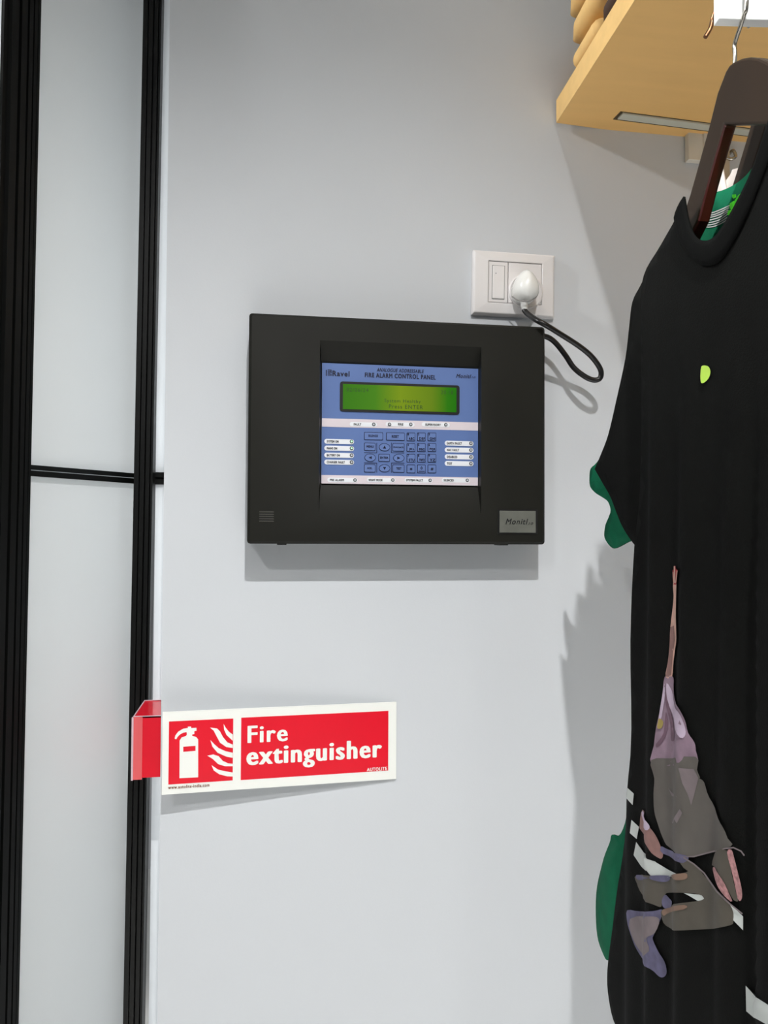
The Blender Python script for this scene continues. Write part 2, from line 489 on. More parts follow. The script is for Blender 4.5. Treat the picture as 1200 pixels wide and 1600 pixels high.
# badge
a = at(780, 798, YF); b = at(836.5, 832.5, YF)
box('badge_frame', (a.x - .002, YF - .0008, b.z - .002), (b.x + .003, YF + .002, a.z + .002), M['absd'], pan)
bd = box('badge', (a.x, YF - .0022, b.z), (b.x, YF + .001, a.z), M['badge'], pan, bev=.0006); tag(bd, 'grey metal maker badge')
wB, hB = b.x - a.x, a.z - b.z
join_text('lettering', [('MonitI', a.x + wB * .16, a.x + wB * .78, b.z + hB * .38, b.z + hB * .64, .01, .3), ('10', a.x + wB * .79, a.x + wB * .92, b.z + hB * .36, b.z + hB * .48, .01, .3)],
          lambda x, z: (x, YF - .0025, z), M['ink'], bd)

YP = YR - 0.003                                                            # front of the face plate
fp = box('face_plate', (pL + .0004, YP, pB + .0004), (pR - .0004, YR, pT - .0004), M['blue'], pan); tag(fp, 'blue printed keypad overlay')


def c1(cx, cy):      # a reading off the enlarged face plate, put on the plate's own plane
    p = at(490 + .225 * cx, 560 + .225 * cy, YP); return p.x, p.z


def c8(cx, cy):
    p = at(500 + cx * .20833, 660 + cy * .20833, YP); return p.x, p.z


def ext(name, poly, d0, d1, m, parent):
    return prism(name, [(x, YP - d0, z) for x, z in poly], (0, -(d1 - d0), 0), m, parent)


def pm(d): return lambda x, z: (x, YP - d, z)


xm = lambda f, a, b, c, d: (f(a, (b + d) / 2)[0], f(c, (b + d) / 2)[0], f((a + c) / 2, d)[1], f((a + c) / 2, b)[1])     # box in a crop -> x0,x1,z0,z1
lg = []
for s, a, b, c, d, bo, sh in (('ANALOGUE ADDRESSABLE', 438, 72, 766, 98, .03, .25), ('FIRE ALARM CONTROL PANEL', 355, 107, 848, 140, .045, 0), ('MonitI', 988, 110, 1095, 138, .03, .35), ('10', 1097, 126, 1124, 138, .015, .35), ('Ravel', 130, 87, 250, 126, .045, 0)):
    x0, x1, z0, z1 = xm(c1, a, b, c, d); lg.append((s, x0, x1, z0, z1, bo, sh))
join_text('lettering', lg, pm(.0004), M['navy'], fp)
lp_ = []
for a, b, c, d in ((85, 80, 92, 122), (98, 78, 124, 84), (98, 88, 124, 94), (118, 84, 124, 104), (98, 98, 116, 103), (98, 104, 104, 122), (108, 104, 114, 122), (117, 108, 124, 122)):
    x0, x1, z0, z1 = xm(c1, a, b, c, d); lp_.append([(x0, z0), (x1, z0), (x1, z1), (x0, z1)])
flat('emblem', lp_, pm(.0004), M['navy'], fp)

# display
x0, x1, z0, z1 = xm(c1, 182, 175, 1012, 380)
bz = ext('display_bezel', rrect(x0, x1, z0, z1, .0035), 0, .0012, M['absd'], pan); tag(bz, 'black rounded display surround')
sx0, sx1, sz0, sz1 = xm(c1, 203, 192, 990, 364)
ext('display_screen', [(sx0, sz0), (sx1, sz0), (sx1, sz1), (sx0, sz1)], .0012, .0016, M['lcd'], bz)
M['lcdink'] = mat('lcd_characters', (34, 70, 10), 0.4, var=0.0)
wS, hS = sx1 - sx0, sz1 - sz0
join_text('display_lettering', [('02/06/24', sx0 + wS * .03, sx0 + wS * .22, sz0 + hS * .70, sz0 + hS * .86, 0, 0), ('20:18', sx0 + wS * .86, sx0 + wS * .97, sz0 + hS * .72, sz0 + hS * .88, 0, 0),
                                ('System Healthy', sx0 + wS * .36, sx0 + wS * .68, sz0 + hS * .28, sz0 + hS * .46, 0, 0), ('Press ENTER', sx0 + wS * .40, sx0 + wS * .70, sz0 + hS * .08, sz0 + hS * .24, 0, 0)],
          pm(.0018), M['lcdink'], bz)


def led(cx, cz, r, parent, m):
    ext('indicator_ring', ellipse(cx, cz, r, r, 18), .0008, .0014, M['ledb'], parent)
    ext('indicator_lens', ellipse(cx, cz, r * .58, r * .58, 14), .0014, .0020, m, parent)


def band(name, yl0, yl1, pills):
    x0, _ = c1(48, yl0); x1, _ = c1(1134, yl0)
    z1 = c1(590, yl0)[1]; z0 = c1(590, yl1)[1]
    bb = ext(name, [(pL + .0006, z0), (pR - .0006, z0), (pR - .0006, z1), (pL + .0006, z1)], 0, .0004, M['band'], pan)
    for (a, c, cy, s, tx0, tx1, leds) in pills:
        xa, xb, za, zb = xm(c1, a, cy - 15, c, cy + 15)
        ext('label_strip', rrect(xa, xb, za, zb, (zb - za) * .48), .0004, .0008, M['pill'], bb)
        ta, tb, tz0, tz1 = xm(c1, tx0, cy - 8, tx1, cy + 8)
        join_text('lettering', [(s, ta, tb, tz0, tz1, .05, 0)], pm(.001), M['ink'], bb)
        for lx in leds:
            lx_, lz_ = c1(lx, cy); led(lx_, lz_, .0023, bb, M['ledw'])


band('label_band', 430, 488, [(250, 440, 459, 'FAULT', 278, 330, (417,)), (500, 700, 459, 'FIRE', 585, 622, (526, 674)), (750, 945, 461, 'SUPERVISORY', 774, 882, (917,))])
band('label_band', 818, 876, [(95, 305, 845, 'PRE ALARM', 113, 210, (287,)), (370, 567, 845, 'NIGHT MODE', 382, 478, (549,)), (632, 826, 847, 'SYSTEM FAULT', 642, 758, (808,)), (890, 1085, 847, 'SILENCED', 902, 972, (1066,))])

for i, (s, cy, lit) in enumerate((('SYSTEM ON', 144, 1), ('MAINS ON', 195, 1), ('BATTERY ON', 247, 0), ('CHARGER FAULT', 299, 0))):
    x0, x1, z0, z1 = xm(c8, 32, cy - 18, 255, cy + 18)
    o = ext('status_label', rrect(x0, x1, z0, z1, (z1 - z0) * .48), 0, .0008, M['pill'], pan)
    w = (140, 128, 148, 186)[i]
    ta, tb, tz0, tz1 = xm(c8, 50, cy - 9, w, cy + 9)
    join_text('lettering', [(s, ta, tb, tz0, tz1, .05, 0)], pm(.001), M['ink'], o)
    lx, lz = c8(236, cy); led(lx, lz, .0024, o, M['ledg' if lit else 'ledw'])
for i, (s, cy) in enumerate((('EARTH FAULT', 158), ('NAC FAULT', 208), ('DISABLED', 259), ('TEST', 309))):
    x0, x1, z0, z1 = xm(c8, 935, cy - 18, 1150, cy + 18)
    o = ext('status_label', rrect(x0, x1, z0, z1, (z1 - z0) * .48), 0, .0008, M['pill'], pan)
    ta, tb, tz0, tz1 = xm(c8, 950, cy - 9, (1062, 1042, 1028, 990)[i], cy + 9)
    join_text('lettering', [(s, ta, tb, tz0, tz1, .05, 0)], pm(.001), M['ink'], o)
    lx, lz = c8(1130, cy); led(lx, lz, .0024, o, M['ledw'])


def key(poly, poly_in, legends, tris=None):
    k = ext('key', poly, 0, .0007, M['navy'], pan)
    ext('key_cap', poly_in, .0007, .0013, M['key'], k)
    if legends: join_text('legend', [(s, a, b, c, d, .05, 0) for s, a, b, c, d in legends], pm(.0015), M['navy'], k)
    if tris: flat('arrow', tris, pm(.0015), M['navy'], k)


def rkey(a, b, c, d, legends, r=.0012):
    x0, x1, z0, z1 = xm(c8, a, b, c, d); t = .0007
    L = []
    for s, fa, fb, fc, fd in legends:      # fractions of the key
        L.append((s, x0 + (x1 - x0) * fa, x0 + (x1 - x0) * fb, z0 + (z1 - z0) * fc, z0 + (z1 - z0) * fd))
    key(rrect(x0, x1, z0, z1, r), rrect(x0 + t, x1 - t, z0 + t, z1 - t, r * .7), L)


rkey(330, 74, 472, 133, [('SILENCE', .22, .72, .38, .66)]); rkey(495, 77, 635, 137, [('RESET', .30, .68, .34, .68)])
rkey(330, 153, 415, 213, [('MENU', .2, .84, .36, .66)]); rkey(543, 158, 632, 218, [('EVACUATE', .08, .92, .4, .62)])
rkey(438, 237, 523, 295, [('ENTER', .14, .86, .36, .64)]); rkey(330, 315, 415, 375, [('ACK.', .26, .72, .38, .66)])
rkey(543, 317, 632, 377, [('TEST', .3, .74, .36, .66)])
nums = [[('1', 'ABC'), ('2', 'DEF'), ('3', 'GHI')], [('4', 'JKL'), ('5', 'MNO'), ('6', 'PQR')], [('7', 'STU'), ('8', 'VWX'), ('9', 'YZ')], [('*', None), ('0', '_'), ('#', None)]]
for r_, row in enumerate(nums):
    for c_, (d, t) in enumerate(row):
        a = (650, 728, 807)[c_]; y = (78, 158, 238, 318)[r_]
        if t is None: L = [(d, .34, .66, .3, .66)]
        elif t == '_': L = [(d, .38, .62, .42, .78), ('_', .14, .88, .18, .26)]
        else: L = [(d, .08, .24, .66, .94), (t, .22, .9, .12, .46)]
        rkey(a, y, a + 63, y + 63, L, .0009)
for cx, cy, kind in ((483, 187, 'u'), (375, 265, 'l'), (590, 268, 'r'), (483, 345, 'd')):
    x, z = c8(cx, cy); rx, rz = .0076, .0053; t = .0007; s = .0022
    tri = {'u': [(x - s, z - s * .8), (x + s, z - s * .8), (x, z + s)], 'd': [(x - s, z + s * .8), (x + s, z + s * .8), (x, z - s)],
           'l': [(x + s, z - s * .9), (x + s, z + s * .9), (x - s, z)], 'r': [(x - s, z - s * .9), (x - s, z + s * .9), (x + s, z)]}[kind]
    key(ellipse(x, z, rx, rz), ellipse(x, z, rx - t, rz - t), None, [tri])
ln = []
for a, b, c, d in ((424, 153, 428, 229), (330, 226, 428, 230), (533, 152, 537, 230), (533, 227, 632, 231), (424, 304, 428, 376), (330, 303, 428, 307), (533, 305, 537, 378), (533, 304, 632, 308)):
    x0, x1, z0, z1 = xm(c8, a, b, c, d); ln.append([(x0, z0), (x1, z0), (x1, z1), (x0, z1)])
flat('key_outline', ln, pm(.0004), M['navy'], fp)

# ------------------------------------------------------------------ socket and plug
sk = empty('wall_socket', (0.346, 0, 1.85), 'white switched wall socket plate above right corner of the black panel', 'socket')
TL, TR, BR, BL = (at(740, 389, -.010), at(868, 398, -.010), at(867, 497, -.010), at(738, 490, -.010))
def sp(u, v, y):     # across and up the slightly tilted plate
    p = (BL.lerp(BR, u)).lerp(TL.lerp(TR, u), v); return (p.x, y, p.z)
def splate(name, u0, u1, v0, v1, y0, y1, m, parent, bev=.0008):
    return prism(name, [sp(u0, v0, y0), sp(u1, v0, y0), sp(u1, v1, y0), sp(u0, v1, y0)], (0, y1 - y0, 0), m, parent, bev=bev)
# plate with window: ring of four borders as one frame mesh with softly domed front
fo = [(0, 0), (1, 0), (1, 1), (0, 1)]; fi = [(.185, .19), (.835, .19), (.835, .84), (.185, .84)]
V = [sp(u, v, 0) for u, v in fo] + [sp(u, v, -.006) for u, v in fo] + [sp(u * .96 + .02, v * .94 + .03, -.0095) for u, v in fo] + [sp(u, v, -.0108) for u, v in fi] + [sp(u, v, -.004) for u, v in fi]
F = [(3, 2, 1, 0)]
for k in (0, 4, 8, 12):
    F += [(k + i, k + (i + 1) % 4, k + 4 + (i + 1) % 4, k + 4 + i) for i in range(4)]
o = mk('frame', V, F, M['white'], sk); bevel(o, .0012, 3)
splate('joint', .185, .835, .19, .84, -.005, -.002, M['gap'], sk, 0)
splate('switch_surround', .19, .42, .20, .83, -.0098, -.003, M['white'], sk)
sw = splate('rocker_switch', .235, .375, .25, .765, -.0115, -.005, M['white'], sk, .001)
splate('rocker_edge', .228, .382, .243, .772, -.0101, -.009, M['gap'], sw, 0)
c = sp(.27, .64, -.0118); prism('marker', [(c[0] + .0008 * cos(2 * pi * i / 10), c[1], c[2] + .0008 * sin(2 * pi * i / 10)) for i in range(10)], (0, .0005, 0), M['gap'], sw)
splate('outlet_face', .426, .83, .20, .83, -.0098, -.003, M['white'], sk)
cc = Vector(sp(.640, .385, -.01))


def lathe_y(name, prof, cx, cz, m, parent, seg=28, sx=1.0, egg=0.0):
    """profile of (radius, y) about an axis along y"""
    V = []; F = []
    for r, y in prof:
        for k in range(seg):
            a = 2 * pi * k / seg
            rz = r * sin(a) * (1 + (egg if sin(a) > 0 else 0))
            taper = 1 - .25 * max(0, sin(a)) ** 2 * (1 if egg else 0)
            V.append((cx + r * cos(a) * sx * taper, y, cz + rz))
    n = len(prof)
    for i in range(n - 1):
        for k in range(seg): F.append((i * seg + k, i * seg + (k + 1) % seg, (i + 1) * seg + (k + 1) % seg, (i + 1) * seg + k))
    F.append(tuple(range(seg))); F.append(tuple((n - 1) * seg + k for k in range(seg))[::-1])
    return autosmooth(mk(name, V, F, m, parent), 45)


lathe_y('outlet_ring', [(.0255, -.0095), (.0255, -.0115), (.0235, -.0125), (.0225, -.0105)], cc.x, cc.z, M['white'], sk, 36)

pg = empty('power_plug', (cc.x, -.012, cc.z), 'white rounded plug in the wall socket trailing a black looped cord', 'plug')
pc = at(823, 452, -.03)
lathe_y('plug_body', [(.0165, -.0112), (.0175, -.016), (.0178, -.022), (.0172, -.0225), (.0172, -.0235), (.0178, -.024), (.0172, -.032), (.0145, -.040), (.0095, -.0455), (.003, -.047)], pc.x, pc.z - .001, M['plug'], pg, 32, 1.0, .62)
# grooved lower lip of the plug
lipc = [at(x, y, -.0412) for x, y in ((803, 460), (812, 467), (823, 470), (834, 467), (842, 459))]
tube('grip_ridge', catmull([(p.x, -.040 + .35 * abs(p.x - pc.x) , p.z) for p in lipc], 6), .0009, M['gap'], pg, 6)
e0 = at(819, 478, -.028); e1 = at(820, 484, -.028)
tube('cord_sleeve', [e0 + Vector((0, 0, .012)), e0, e1], [.0062, .0050, .0042], M['plug'], pg, 12)
pts = [at(819, 484, -.028), at(824, 490, -.034), at(838, 500, -.058), at(853, 508, -.0655), at(874, 521, -.062), at(905, 541, -.055), at(925, 558, -.050), at(938, 577, -.046), at(938, 590, -.044), at(929, 594, -.042), at(915, 589, -.040),
       at(897, 575, -.036), at(884, 556, -.033), at(870, 538, -.031), at(858, 528, -.030), Vector((0.3772, -.030, at(852, 524, -.03).z))]
tube('cord', catmull(pts, 6), .0038, M['rubber'], pg, 12)

# ------------------------------------------------------------------ fire extinguisher sign
s0 = at(252.5, 1242, -.030); s1 = at(619, 1217, -.004); s2 = at(620, 1097.5, -.004); s3 = at(253.5, 1112.5, -.030)
SO = s0; SU = s1 - s0; SV = ((s3 - s0) + (s2 - s1)) / 2
SN = SU.cross(SV).normalized()
if SN.y > 0: SN = -SN
sg = empty('safety_sign', tuple((s0 + s1) / 2), 'white and red fire extinguisher sign with pictogram on the grey wall', 'sign')
def sm(d): return lambda u, v: SO + SU * u + SV * v + SN * d
def c5(cx, cy):
    p = onplane(190 + cx * .375, 1080 + cy * .375, SO, SN); d = p - SO
    a, b, c = SU.dot(SU), SU.dot(SV), SV.dot(SV); e, f_ = d.dot(SU), d.dot(SV); D = a * c - b * b
    return ((e * c - f_ * b) / D, (f_ * a - e * b) / D)
prism('plate', [sm(0)(0, 0), sm(0)(1, 0), sm(0)(1, 1), sm(0)(0, 1)], -SN * .003, M['signw'], sg)
def fld(name, q):
    us = [c5(*p) for p in q]; u0 = (us[0][0] + us[3][0]) / 2; u1 = (us[1][0] + us[2][0]) / 2; v1 = (us[0][1] + us[1][1]) / 2; v0 = (us[2][1] + us[3][1]) / 2
    flat(name, [[(u0, v0), (u1, v0), (u1, v1), (u0, v1)]], sm(.0003), M['signr'], sg); return u0, u1, v0, v1
f1 = fld('red_field', [(197, 130), (464, 110), (464, 370), (195, 390)])
f2 = fld('red_field', [(498, 108), (1112, 84), (1110, 332), (497, 368)])
body = [(241, 362), (242, 205), (250, 192), (268, 186), (272, 180), (271, 170), (258, 172), (243, 180), (233, 190), (228, 200), (221, 198), (224, 184), (236, 168), (256, 156), (276, 153), (276, 147), (290, 147), (290, 153), (312, 152), (312, 164), (303, 166), (303, 178), (294, 180), (294, 185), (310, 190), (319, 200), (319, 358)]
# body with its window left open: outline split along the window
win_ = [(257, 231), (308, 227), (308, 248), (257, 252)]
up_ = body[1:-1] + [(319, 227), win_[1], win_[0], (241.7, 232)]
up_ = [(242, 205)] + body[2:26] + [(319, 226), (308, 227), (257, 231), (241.8, 232)]
lo_ = [(241, 362), (241.6, 253), (257, 252), (308, 248), (319, 247), (319, 358)]
le_ = [(241.8, 232), (257, 231), (257, 252), (241.6, 253)]; ri_ = [(308, 227), (319, 226), (319, 247), (308, 248)]
flames = [[(425, 136), (427, 160), (437, 182), (463, 206), (463, 180), (447, 168), (434, 152)],
          [(368, 151), (398, 155), (410, 167), (422, 190), (440, 212), (463, 222), (463, 236), (436, 232), (410, 214), (394, 184), (384, 164)],
          [(370, 203), (378, 230), (400, 256), (436, 272), (463, 277), (463, 256), (432, 249), (404, 236), (386, 220)],
          [(357, 268), (382, 263), (404, 270), (422, 290), (444, 300), (463, 302), (463, 312), (430, 312), (402, 303), (380, 282)],
          [(375, 308), (384, 330), (408, 346), (440, 354), (463, 355), (463, 338), (432, 333), (402, 326)]]
flat('pictogram', [[c5(*p) for p in P_] for P_ in [up_, lo_, le_, ri_] + flames], sm(.0006), M['signw'], sg)
def sx(cx, cy): return c5(cx, cy)
fu0, fu1, fv0, fv1 = f2
H = fv1 - fv0
def fit(s, xa, xb, v0, v1, bold, m_, nm='lettering', sh=0):
    ua = c5(xa, 230)[0]; ub = c5(xb, 230)[0]
    join_text(nm, [(s, ua, ub, v0, v1, bold, sh)], sm(.0006), m_, sg)
fit('Fire', 524, 692, fv0 + H * .585, fv0 + H * .865, .016, M['signw'])
fit('extinguisher', 520, 1085, fv0 + H * .135, fv0 + H * .535, .016, M['signw'])
fit('AUTOLITE', 1022, 1106, fv0 + H * .01, fv0 + H * .065, .016, M['signw'])
v = c5(282, 397)[1]; fit('www.autolite-india.com', 196, 368, v - .014, v + .024, .012, M['brownp'])

# red acrylic wing beside the sign
ah = empty('acrylic_holder', tuple(at(230, 1215, .03)), 'small red see-through acrylic holder at the left end of the sign', 'holder')
Yh, Yb = 0.012, 0.082
fl = [at(209, 1120, Yh), at(251.5, 1119, Yh), at(251.5, 1213, Yh), at(209, 1217, Yh)]
x9 = at(223, 1120, Yh).x
zt_, zb_ = fl[0].z, fl[3].z
bkz = at(235, 1095, Yb).z; bxl = at(226, 1095, Yb).x
box('front_face', (x9, Yh, zb_ + .001), (fl[1].x + .012, Yh + .002, zt_), M['acr'], ah)
box('front_flap', (fl[0].x, Yh - .001, zb_ - .001), (x9, Yh + .001, zt_), M['acrl'], ah)
box('clear_edge', (fl[0].x - .0025, Yh - .001, zb_ - .002), (fl[0].x, Yh + .004, zt_ - .001), M['acre'], ah)
prism('top_face', [(fl[0].x, Yh, zt_), (fl[1].x + .012, Yh, zt_), (fl[1].x + .012, Yb, bkz), (bxl, Yb, bkz)], (0, 0, -.002), M['acr'], ah)
tube('top_edge', [(fl[0].x, Yh - .0008, zt_ + .0006), (bxl, Yb, bkz + .0006)], .0008, M['acre'], ah, 6)
tube('top_edge', [(fl[0].x, Yh - .0008, zt_ + .0006), (fl[1].x + .01, Yh - .0008, zt_ + .0006)], .0007, M['acre'], ah, 6)
tube('top_edge', [(bxl, Yb, bkz + .0006), (fl[1].x + .008, Yb, bkz + .0006)], .0007, M['acre'], ah, 6)
prism('side_face', [(fl[0].x, Yh + .001, zt_), (bxl, Yb, bkz), (bxl, Yb, zb_ + .004), (fl[0].x, Yh + .001, zb_)], (.0015, 0, 0), M['acr'], ah)
box('back_face', (bxl, Yb, zb_ + .004), (fl[1].x + .012, Yb + .002, bkz), M['acr'], ah)

# ------------------------------------------------------------------ shelf
p0 = at(870, 192, -.006); ZS = p0.z
sh = empty('wall_shelf', (0.6, -0.3, ZS), 'light beech shelf with a grey strip let into its underside, above the shirt', 'shelf')
def atz(x, y, z=ZS): return onplane(x, y, (0, 0, z), (0, 0, 1))
pr = atz(1150, 231); dr = (pr - p0); dr.z = 0; dr.normalize()                # back edge
pf = atz(993, 0); df = (pf - p0); df.z = 0; df.normalize()                   # left edge, away from the wall
TS = 0.033
L_, D_ = 1.3, 0.56
q_ = [p0, p0 + dr * L_, p0 + dr * L_ + df * D_, p0 + df * D_]
prism('slab', q_, (0, 0, TS), M['wood'], sh)
ed = dr * -.0008
prism('edge_band', [p0 + ed, p0 + df * D_ + ed, p0 + df * D_ + ed + Vector((0, 0, TS)), p0 + ed + Vector((0, 0, TS))], dr * .0007, M['woode'], sh)
t0 = atz(973, 175); t1 = atz(1100, 191.5); t2 = atz(1100, 203); t3 = atz(966, 185.5)
ts = (t1 - t0).normalized(); nn = (t3 - t0) - ts * (t3 - t0).dot(ts)
tw = (t2 - t1).dot(nn.normalized()); nn = nn.normalized()
st0 = t0; LEN = 1.0
prism('slot', [st0 - ts * .004 - nn * .001, st0 + ts * LEN - nn * .001, st0 + ts * LEN + nn * (tw + .002), st0 - ts * .004 + nn * (tw + .002)], (0, 0, -.0006), M['slot'], sh)
prism('metal_strip', [st0 + Vector((0, 0, -.0006)), st0 + ts * LEN + Vector((0, 0, -.0006)), st0 + ts * LEN + nn * tw * .8 + Vector((0, 0, -.0006)), st0 + nn * tw * .8 + Vector((0, 0, -.0006))], (0, 0, -.0022), M['strip'], sh)
# bracket on the wall beneath the back edge
a = at(1076, 215, -.012); b = at(1099, 251, -.012)
box('bracket', (a.x, -.012, b.z), (b.x, -.001, ZS + .001), M['bracket'], sh, bev=.001)
a2 = at(1103, 215, -.008); b2 = at(1141, 310, -.008)
box('upright', (a2.x, -.008, b2.z), (b2.x, -.001, ZS + .001), M['beige'], sh, bev=.001)  # stands in for the beige wall face beside a corner
a3 = at(1100, 215, -.014); b3 = at(1112, 246, -.014)
box('bracket', (a3.x, -.014, b3.z), (b3.x, -.0082, ZS + .001), M['bracket'], sh, bev=.001)
hk = at(1152, 230, -.02)
tube('hook', catmull([(hk.x, -.001, hk.z), (hk.x, -.010, hk.z), (hk.x + .002, -.013, hk.z - .010), (hk.x - .004, -.012, hk.z - .014), (hk.x - .010, -.010, hk.z - .012)], 5), .0025, M['steel'], sh, 8)

# folded clothes on the shelf
def folded(name, yb, yf, zc, th, over, m, label, depth=.24, group=None):
    o = empty(name, (p0.x + .1, (yb + yf) / 2, zc - th / 2), label, 'clothes', group)
    V = []; F = []; nx, ny, ns = 14, 12, 14
    prof = []
    for k in range(nx * 2):
        a = 2 * pi * k / (nx * 2)
        ca, sa = cos(a), sin(a)
        prof.append((abs(ca) ** .35 * (1 if ca > 0 else -1), abs(sa) ** .75 * (1 if sa > 0 else -1)))
    rows = 16
    for j in range(rows + 1):
        t = j / rows; y = yb + (yf - yb) * t
        e = sqrt(max(0.02, 1 - max(0, 1 - t / .09) ** 2)); e2 = sqrt(max(0.02, 1 - max(0, 1 - (1 - t) / .09) ** 2)); e = min(e, e2)
        xo = p0.x + (df.x / df.y if abs(df.y) > 1e-6 else 0) * (y - p0.y) - over
        for (u, w) in prof:
            V.append((xo + depth * .5 * (1 + u * (.90 + .10 * e)), y, zc + w * th * .5 * (.25 + .75 * e)))
    k2 = len(prof)
    for j in range(rows):
        for k in range(k2): F.append((j * k2 + k, j * k2 + (k + 1) % k2, (j + 1) * k2 + (k + 1) % k2, (j + 1) * k2 + k))
    F.append(tuple(range(k2))); F.append(tuple(rows * k2 + k for k in range(k2))[::-1])
    mk('folded_cloth', V, F, m, o, smooth=True)
    # inner fold line
    return o
ztop = ZS + TS
folded('folded_garment', -.065, -.145, ztop + .019, .037, .000, M['tan'], 'short tan folded garment at the bottom of the pile on the shelf', group='folded garments on the shelf')
folded('folded_garment', -.152, -.50, ztop + .017, .033, .000, M['brown'], 'dark brown folded garment lying between tan ones on the shelf', group='folded garments on the shelf')
folded('folded_garment', -.055, -.50, ztop + .0575, .038, .004, M['tan'], 'long tan folded garment in the middle of the pile on the shelf', group='folded garments on the shelf')
folded('folded_garment', -.050, -.50, ztop + .097, .040, .006, M['tan'], 'tan folded garment on top of the pile on the shelf', group='folded garments on the shelf')

# ------------------------------------------------------------------ rail, hangers
HX = 0.367
YRL = -0.495
ra = at(1115, 41, YRL); rz = ra.z
rail = empty('hanging_rail', (ra.x + .3, YRL, rz), 'white flat steel rail under the shelf carrying the hangers', 'rail')
RH = 0.062
rd = Vector((1, -.12, 0)).normalized(); rn = Vector((rd.y, -rd.x, 0))
e_ = Vector((ra.x, YRL, rz))
prism('bar', [e_, e_ + rd * .9, e_ + rd * .9 + rn * .009, e_ + rn * .009], (0, 0, RH), M['railw'], rail, bev=.0006)
for s in (.30, .85):
    b_ = e_ + rd * s + rn * .0045
    box('rail_bracket', (b_.x - .012, b_.y - .003, rz + RH - .002), (b_.x + .012, b_.y + .003, ZS), M['railw'], rail)
w0 = at(1114, 28, YRL + .004); w1 = at(1110, 44, YRL + .004); w2 = at(1102, 58, YRL + .004)
tube('end_hook', catmull([e_ + rn * .004 + Vector((.004, 0, .02)), w0, w1, w2], 5), .0018, M['bronze'], rail, 8)


def tee_X0(): return 0.368


def SY(x, y, X): p = atx(x, y, X); return (p.y, p.z)


# hanger outline in the (y, z) plane
HP = [(1146, 97), (1158, 90), (1174, 88), (1190, 93), (1203, 106), (1214, 130)]
hl_out = [(1133, 112), (1120, 146), (1107, 198), (1092, 252), (1077, 305), (1058, 362), (1032, 408), (1012, 440)]
hl_in = [(1008, 452), (1030, 440), (1062, 402), (1090, 345), (1104, 290), (1118, 240), (1131, 195)]
XH = HX - .009
loutl = [SY(x, y, XH) for x, y in hl_out]; linl = [SY(x, y, XH) for x, y in hl_in]
topl = [SY(x, y, XH) for x, y in HP]
yc = SY(1160, 92, XH)[0]
zb0 = linl[-1][1]
# far half read off, near half mirrored across the hanger's middle
half_out = [(y, z) for y, z in loutl]; half_in = [(y, z) for y, z in linl]
mir = lambda P_: [(2 * yc - y, z) for y, z in P_]
apex_y = [(yc + .012, topl[0][1] + .001), (yc, topl[1][1] + .0015), (yc - .012, topl[0][1] + .001)]
near_out = [SY(x, y, XH) for x, y in ((1205, 101), (1222, 108))] + [(-.56, zb0 - .002), (-.60, zb0 - .045), (-.635, zb0 - .085)]
near_in = [(-.632, zb0 - .098), (-.60, zb0 - .078)] + [SY(x, y, XH) for x, y in ((1240, 194), (1180, 194.5))]
arc = [SY(x, y, XH) for x, y in ((1139, 102), (1147, 96), (1158, 91), (1170, 89), (1184, 90), (1196, 95))]
no = len(half_out)
outline = half_out[::-1] + arc + near_out + near_in + half_in[::-1]


def hanger(name, dx, label, tip_len, dz=0.0):
    o = empty(name, (HX + dx, yc, zb0 + dz), label, 'hanger')
    T = .0115
    n = len(outline)
    Va = [(XH + dx, y, z + dz) for y, z in outline]; Vb = [(XH + dx + T, y, z + dz) for y, z in outline]
    F = [tuple(range(n)), tuple(range(2 * n - 1, n - 1, -1))] + [(i, (i + 1) % n, n + (i + 1) % n, n + i) for i in range(n)]
    b = mk('body', Va + Vb, F, [M['hang'], M['hangr']], o)
    # underside (inner edge) faces take the red-brown edge finish
    for p in b.data.polygons:
        if len(p.vertices) == 4:
            ii = sorted(v for v in p.vertices if v < n)
            if len(ii) == 2 and min(ii) >= n - len(half_in) and (max(ii) - min(ii) == 1): p.material_index = 1
    bevel(b, .002, 2)
    hp = [SY(x, y, HX) for x, y in ((1148, 100), (1148.5, 84), (1147.5, 72), (1150.5, 60), (1156, 44), (1162, 25), (1166.5, 6))]
    P_ = [Vector((HX + dx, y, z + dz)) for y, z in hp]
    top = rz + RH + .006
    y0_ = P_[-1].y; yr = YRL + (HX + dx - ra.x) * -.12
    P_ += [Vector((HX + dx, y0_ - .001, top - .018)), Vector((HX + dx, y0_ + .003, top - .002)), Vector((HX + dx, (y0_ + yr + .012) / 2 + .003, top + .004)), Vector((HX + dx + .012, yr + .020, top - .008)), Vector((HX + dx + .018, yr + .024, top - .03)), Vector((HX + dx + .026, yr + .020, rz + tip_len))]
    tube('hook', catmull(P_, 5), .0017, M['steel'], o, 8)
    return o


hanger('clothes_hanger', 0.0, 'dark brown hanger with steel hook carrying the black t-shirt', 0.016)
hanger('clothes_hanger', 0.036, 'dark hanger behind the black shirt carrying a white shirt', .012)

# ------------------------------------------------------------------ the shirts
X0T = 0.368
YC = -0.475


def bulge(y): return max(0.0, 1 - ((y - YC) / .18) ** 2)
def sstep(t): t = max(0, min(1, t)); return t * t * (3 - 2 * t)


def Xfront(y, z):
    A_ = .0032 * sstep((1.74 - z) / .25) * min(1.0, 2.5 * bulge(y))
    yy = y + .03 * (z - 1.5)
    f = A_ * sin(2 * pi * yy / .062 + 1.0) +   .22 * A_ * sin(2 * pi * yy / .031 + 2.0 * z)
    yf = FOLDY + .012 * (1.4 - z)
    d = .011 * sstep((yf - y) / .012 + .5) * sstep((1.72 - z) / .3)
    return X0T - .022 * bulge(y) + f - d


